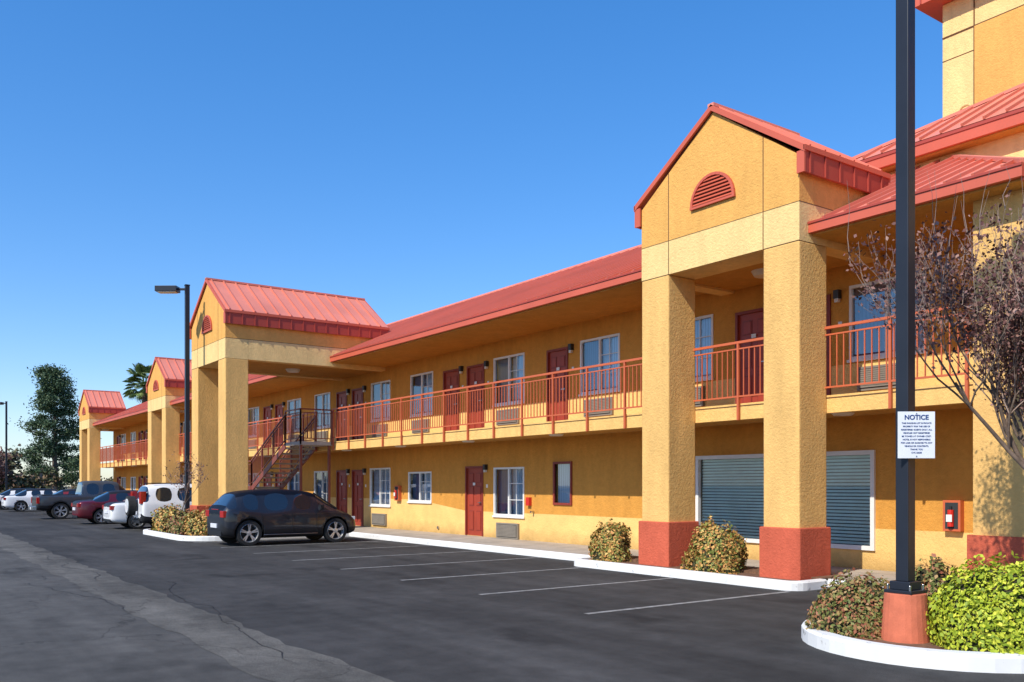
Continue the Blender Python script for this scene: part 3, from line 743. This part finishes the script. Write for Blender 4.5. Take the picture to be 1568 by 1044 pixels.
def car(name,loc,st,segs,paint,wheels,wr,W,spokes=5,heading=90,extra=None,low='trim'):
    e=empty(name,loc); e.rotation_euler=(0,0,math.radians(heading))
    vs=[];fs=[];mi=[]
    for (x,w,zb,belt,rf_,rw) in st:
        mid=zb+(belt-zb)*.5
        pr=[(0,zb),(w*.84,zb),(w*.96,zb+.07),(w,zb+.2 if belt-zb>.4 else mid),(w*.985,belt-.06),(w*.95,belt),(rw,rf_-(rf_-belt)*.10-.005),(rw*.82,rf_-.005),(0,rf_+.02)]
        ring=[(x,-y,z) for y,z in pr]+[(x,y,z) for y,z in pr[-2:0:-1]]
        vs+=ring
    m=16
    mats=[paint,'carglass',low,paint+'_top']
    for i in range(len(st)-1):
        for j in range(m):
            fs.append((i*m+j,i*m+(j+1)%m,(i+1)*m+(j+1)%m,(i+1)*m+j))
            jj=j if j<8 else 15-j
            g=segs[i]; k=0
            if jj<=1: k=2
            elif jj==2: k=2 if low=='trim' else 0
            elif jj>=6: k=3
            if g=='side' and jj==5: k=1
            if g=='full' and jj>=5: k=1
            mi.append(k)
    fs.append(tuple(range(m-1,-1,-1))); mi.append(0); fs.append(tuple(range((len(st)-1)*m,len(st)*m))); mi.append(0)
    me=bpy.data.meshes.new('body'); me.from_pydata(vs,[],fs)
    for k in mats: me.materials.append(M[k])
    me.materials.append(M['trim'])
    me.polygons.foreach_set('material_index',mi)
    bm=bmesh.new(); bm.from_mesh(me); bmesh.ops.recalc_face_normals(bm,faces=bm.faces)
    cl=bm.edges.layers.float.get('crease_edge') or bm.edges.layers.float.new('crease_edge')
    for ed in bm.edges:
        ms={f.material_index for f in ed.link_faces}
        if 1 in ms and len(ms)>1: ed[cl]=.8
    bm.to_mesh(me); bm.free()
    for p in me.polygons: p.use_smooth=True
    o=bpy.data.objects.new('body',me); sc.collection.objects.link(o); o.parent=e
    s=o.modifiers.new('s','SUBSURF'); s.levels=2; s.render_levels=2
    cb=MB()
    for wx in wheels:
        for sd in (-1,1): cb.cyl('trim',(wx,sd*(W-.32),wr),(wx,sd*(W+.3),wr),wr+.055,32)
    c=cb.obj('arch_cutter'); bo=o.modifiers.new('b','BOOLEAN'); bo.operation='DIFFERENCE'; bo.object=c; bo.solver='EXACT'; bo.material_mode='TRANSFER'
    c.matrix_world=Matrix.Translation(Vector(loc))@Matrix.Rotation(math.radians(heading),4,'Z')
    bpy.context.view_layer.update()
    dg=bpy.context.evaluated_depsgraph_get(); nm=bpy.data.meshes.new_from_object(o.evaluated_get(dg))
    o.modifiers.clear(); o.data=nm; bpy.data.objects.remove(c)
    w=MB()
    for wx in wheels:
        for sd in (-1,1):
            yo=W-.24
            lathe(w,'tyre',wx,sd*yo,wr,sd,[(0,wr*.6),(0,wr*.95),(.02,wr),(.17,wr),(.2,wr*.96),(.205,wr*.76),(.19,wr*.72)])
            lathe(w,'rim',wx,sd*yo,wr,sd,[(.19,wr*.73),(.2,wr*.70),(.17,wr*.66),(.08,wr*.62)])
            lathe(w,'trim',wx,sd*yo,wr,sd,[(.08,wr*.66),(.08,0.01)])
            lathe(w,'rim',wx,sd*yo,wr,sd,[(.12,.075),(.185,.065),(.19,.0)],12)
            for q in range(spokes):
                a=2*math.pi*q/spokes+.3
                for da in (-.13,.13):
                    p0=Vector((wx+math.cos(a)*.04,sd*(yo+.165),wr+math.sin(a)*.04)); p1=Vector((wx+math.cos(a+da)*wr*.68,sd*(yo+.178),wr+math.sin(a+da)*wr*.68))
                    w.beam('rim',p0,p1,.035,.025,(0,1,0))
    w.obj('wheels',e,smooth=False)
    d=MB()
    if extra: extra(d)
    d.obj('details',e,bevel=.012)
    return e
st_i3=[(-2.0,.70,.42,.84,.90,.60),(-1.97,.78,.30,.95,1.02,.66),(-1.88,.86,.24,1.02,1.12,.68),(-1.60,.885,.2,1.02,1.44,.60),(-1.46,.888,.2,1.01,1.50,.61),(-.98,.89,.19,.93,1.545,.63),(-.88,.89,.19,.92,1.55,.63),(-.10,.89,.19,.96,1.56,.63),(-.0,.89,.19,.96,1.555,.63),(.58,.888,.19,.94,1.51,.61),(.74,.885,.19,.94,1.45,.59),(1.38,.87,.2,.92,.99,.70),(1.72,.84,.22,.84,.90,.64),(1.94,.78,.26,.68,.76,.57),(2.02,.68,.36,.56,.60,.47)]
sg_i3=['b','b','full','b','side','b','side','b','side','b','full','b','b','b']
def x_i3(d):
    for s in (-1,1):
        d.box('tail',-2.0,-1.9,s*.50,s*.80,.80,.98)
        d.box('headl',1.80,1.95,s*.45,s*.74,.66,.76)
        d.box('trim',.72,.82,s*.88,s*1.06,.98,1.12); d.beam('pblack',(.76,s*.9,1.0),(.80,s*1.0,1.05),.12,.1)
        d.beam('trim',(1.38,s*.70,.99),(.68,s*.595,1.46),.05,.04)
        d.box('trim',-.35,-.2,s*.885,s*.905,.84,.86)
        for x,z0,z1 in ((-.94,.4,.9),(.68,.34,.9),(-.05,.34,.92)): d.box('trim',x-.006,x+.006,s*.880,s*.8935,z0,z1)
        d.box('steel',-.9,.7,s*.885,s*.897,.30,.315)
    d.box('plate',-2.025,-1.995,-.26,.26,.50,.62); d.box('trim',-2.0,-1.93,-.6,.6,.28,.42)
    d.box('tail',-1.985,-1.97,-.3,.3,1.0,1.02)
car('parked_car',(-25.15,9.72,0),st_i3,sg_i3,'pblack',(-1.285,1.285),.36,.885,5,90,extra=x_i3)
def sedan(L=4.7,h=1.45):
    r=L/4.7
    s=[(-2.35,.66,.40,.80,.86,.55),(-2.30,.78,.30,.92,.97,.64),(-2.15,.86,.24,.97,1.02,.68),(-1.72,.88,.2,.96,1.04,.68),(-1.05,.89,.19,.94,h-.07,.58),(-.85,.895,.19,.93,h-.03,.60),(-.25,.9,.19,.92,h,.62),(-.15,.9,.19,.92,h,.62),(.45,.9,.19,.91,h-.02,.61),(.62,.895,.19,.9,h-.05,.60),(1.35,.88,.2,.88,.95,.70),(1.85,.86,.22,.80,.86,.66),(2.2,.78,.26,.66,.72,.58),(2.35,.66,.36,.52,.58,.46)]
    return [(a*r,b_,c,d,e,f) for a,b_,c,d,e,f in s]
sg_s=['b','b','b','full','b','side','b','side','b','full','b','b','b']
def mk(px,suv=False,h=1.45,spare=False,tz=(.74,.9)):
    def f(d):
        for s in (-1,1):
            d.box('tail',-2.34,-2.16,s*.52,s*.80,tz[0],tz[1]); d.box('headl',2.08,2.26,s*.45,s*.72,.58,.68)
            d.box(px,.72,.86,s*.88,s*1.06,.92,1.04)
            d.box('trim',-.28,-.12,s*.896,s*.91,.80,.82); d.box('trim',.65,.8,s*.896,s*.91,.80,.82)
            d.box('trim',-.205,-.195,s*.890,s*.9035,.3,.9); d.box('trim',.80,.81,s*.887,s*.9,.3,.88)
        d.box('plate',-2.375,-2.34,-.26,.26,.60,.72); d.box('trim',-2.34,-2.25,-.6,.6,.28,.38)
        if spare: d.cyl('tyre',(-2.62,.1,.92),(-2.36,.1,.92),.36,24); d.cyl('pwhite',(-2.64,.1,.92),(-2.61,.1,.92),.26,24)
        if suv: d.beam('trim',(-1.9,.55,h+.03),(.3,.55,h+.03),.04,.04); d.beam('trim',(-1.9,-.55,h+.03),(.3,-.55,h+.03),.04,.04)
    return f
car('parked_car',(-37.05,9.6,0),sedan(),sg_s,'pwhite',(-1.4,1.4),.33,.895,5,90,extra=mk('pwhite'),low='pwhite')
car('parked_car',(-42.3,9.35,0),sedan(),sg_s,'pmaroon',(-1.4,1.4),.33,.895,6,90,extra=mk('pmaroon'),low='pmaroon')
car('parked_car',(-64.5,8.9,0),sedan(),sg_s,'pwhite',(-1.4,1.4),.33,.895,5,90,extra=mk('pwhite'),low='pwhite')
car('parked_car',(-57.5,9.9,0),sedan(),sg_s,'pred',(-1.4,1.4),.33,.895,5,90,extra=mk('pred'),low='pred')
car('parked_car',(-70.0,8.6,0),sedan(),sg_s,'pwhite',(-1.4,1.4),.33,.895,5,90,extra=mk('pwhite'),low='pwhite')
hs=1.72
st_suv=[(-2.3,.74,.42,.95,1.0,.66),(-2.27,.84,.32,1.05,1.15,.70),(-2.2,.87,.28,1.06,1.3,.70),(-2.05,.88,.26,1.05,hs-.08,.66),(-1.85,.89,.26,1.04,hs-.02,.66),(-1.2,.89,.25,1.03,hs,.67),(-1.1,.89,.25,1.03,hs,.67),(-.2,.9,.25,1.02,hs,.67),(-.1,.9,.25,1.02,hs,.67),(.5,.9,.25,1.01,hs-.03,.66),(.65,.89,.25,1.0,hs-.08,.64),(1.25,.88,.26,1.0,1.06,.72),(1.8,.86,.28,.94,1.0,.68),(2.15,.80,.3,.8,.86,.62),(2.25,.7,.38,.66,.7,.5)]
sg_suv=['b','full','full','b','side','b','side','b','side','b','full','b','b','b']
car('parked_suv',(-35.0,10.2,0),st_suv,sg_suv,'pwhite',(-1.33,1.33),.36,.89,5,90,extra=mk('pwhite',True,hs,spare=True,tz=(1.0,1.45)))
hp=1.88
st_pu=[(-2.9,.82,.52,1.0,1.04,.80),(-2.88,.94,.45,1.12,1.14,.88),(-2.7,.96,.42,1.16,1.18,.90),(-1.0,.97,.4,1.16,1.18,.90),(-.92,.97,.4,1.16,1.20,.88),(-.82,.97,.4,1.16,hp-.06,.70),(-.7,.97,.4,1.16,hp,.71),(-.05,.97,.4,1.15,hp+.01,.72),(.05,.97,.4,1.15,hp+.01,.72),(.7,.97,.4,1.13,hp-.02,.71),(.85,.97,.4,1.12,hp-.06,.70),(1.5,.96,.4,1.12,1.18,.80),(2.5,.95,.42,1.08,1.12,.82),(2.8,.9,.46,.95,1.0,.75),(2.85,.84,.55,.8,.85,.7)]
sg_pu=['b','b','b','b','full','b','side','b','side','b','full','b','b','b']
def x_pu(d):
    for s in (-1,1):
        d.box('tail',-2.91,-2.78,s*.82,s*.955,.78,1.08); d.box('trim',.95,1.12,s*.96,s*1.2,1.1,1.32); d.box('trim',-.02,.0,s*.965,s*.975,.5,1.1)
        d.box('headl',2.7,2.82,s*.6,s*.88,.82,.95)
    d.box('steel',-3.05,-2.9,-.85,.85,.46,.62); d.box('plate',-3.06,-3.05,-.16,.16,.48,.6)
    d.box('trim',-2.65,-1.05,-.82,.82,1.17,1.215)
car('pickup_truck',(-49.6,9.3,0),st_pu,sg_pu,'pgrey',(-1.85,1.85),.40,.97,6,90,extra=x_pu,low='trim')

# ---------------------------------------------------------------- light, sky, camera
S=Vector((.16,-.70,.655)).normalized()
w=bpy.data.worlds.new("World"); sc.world=w; w.use_nodes=True; nt=w.node_tree
sky=nt.nodes.new('ShaderNodeTexSky'); sky.sky_type='NISHITA'; sky.sun_disc=False
sky.sun_elevation=math.asin(S.z); sky.sun_rotation=math.atan2(S.x,S.y); sky.air_density=1.0; sky.dust_density=.3; sky.ozone_density=2.5; sky.altitude=100
def vm(op,a,b_):
    n=N(nt,'ShaderNodeVectorMath',operation=op); nt.links.new(a,n.inputs[0]); n.inputs[1].default_value=b_; return n.outputs[0]
a=vm('MULTIPLY',sky.outputs[0],(.15,.15,.15))
gm=N(nt,'ShaderNodeGamma'); nt.links.new(a,gm.inputs[0]); gm.inputs[1].default_value=.74
hs_=N(nt,'ShaderNodeHueSaturation'); hs_.inputs['Saturation'].default_value=1.55; nt.links.new(gm.outputs[0],hs_.inputs['Color'])
a=vm('MULTIPLY',hs_.outputs[0],(6.4,6.8,8.2))
bg=nt.nodes['Background']; nt.links.new(a,bg.inputs[0]); bg.inputs[1].default_value=.15
L=bpy.data.lights.new('sun','SUN'); L.energy=5.0; L.angle=math.radians(.5); L.color=(1,.95,.85)
lo=bpy.data.objects.new('sun',L); sc.collection.objects.link(lo); lo.rotation_euler=S.to_track_quat('Z','Y').to_euler(); lo.location=(0,-20,40)
cam=bpy.data.cameras.new('camera'); co=bpy.data.objects.new('camera',cam); sc.collection.objects.link(co)
co.location=(0,0,1.7); co.rotation_euler=(math.radians(90),0,math.radians(54.49)); cam.sensor_width=36; cam.lens=31.4; cam.shift_y=.1403; cam.clip_end=3000; cam.clip_start=.05
sc.camera=co
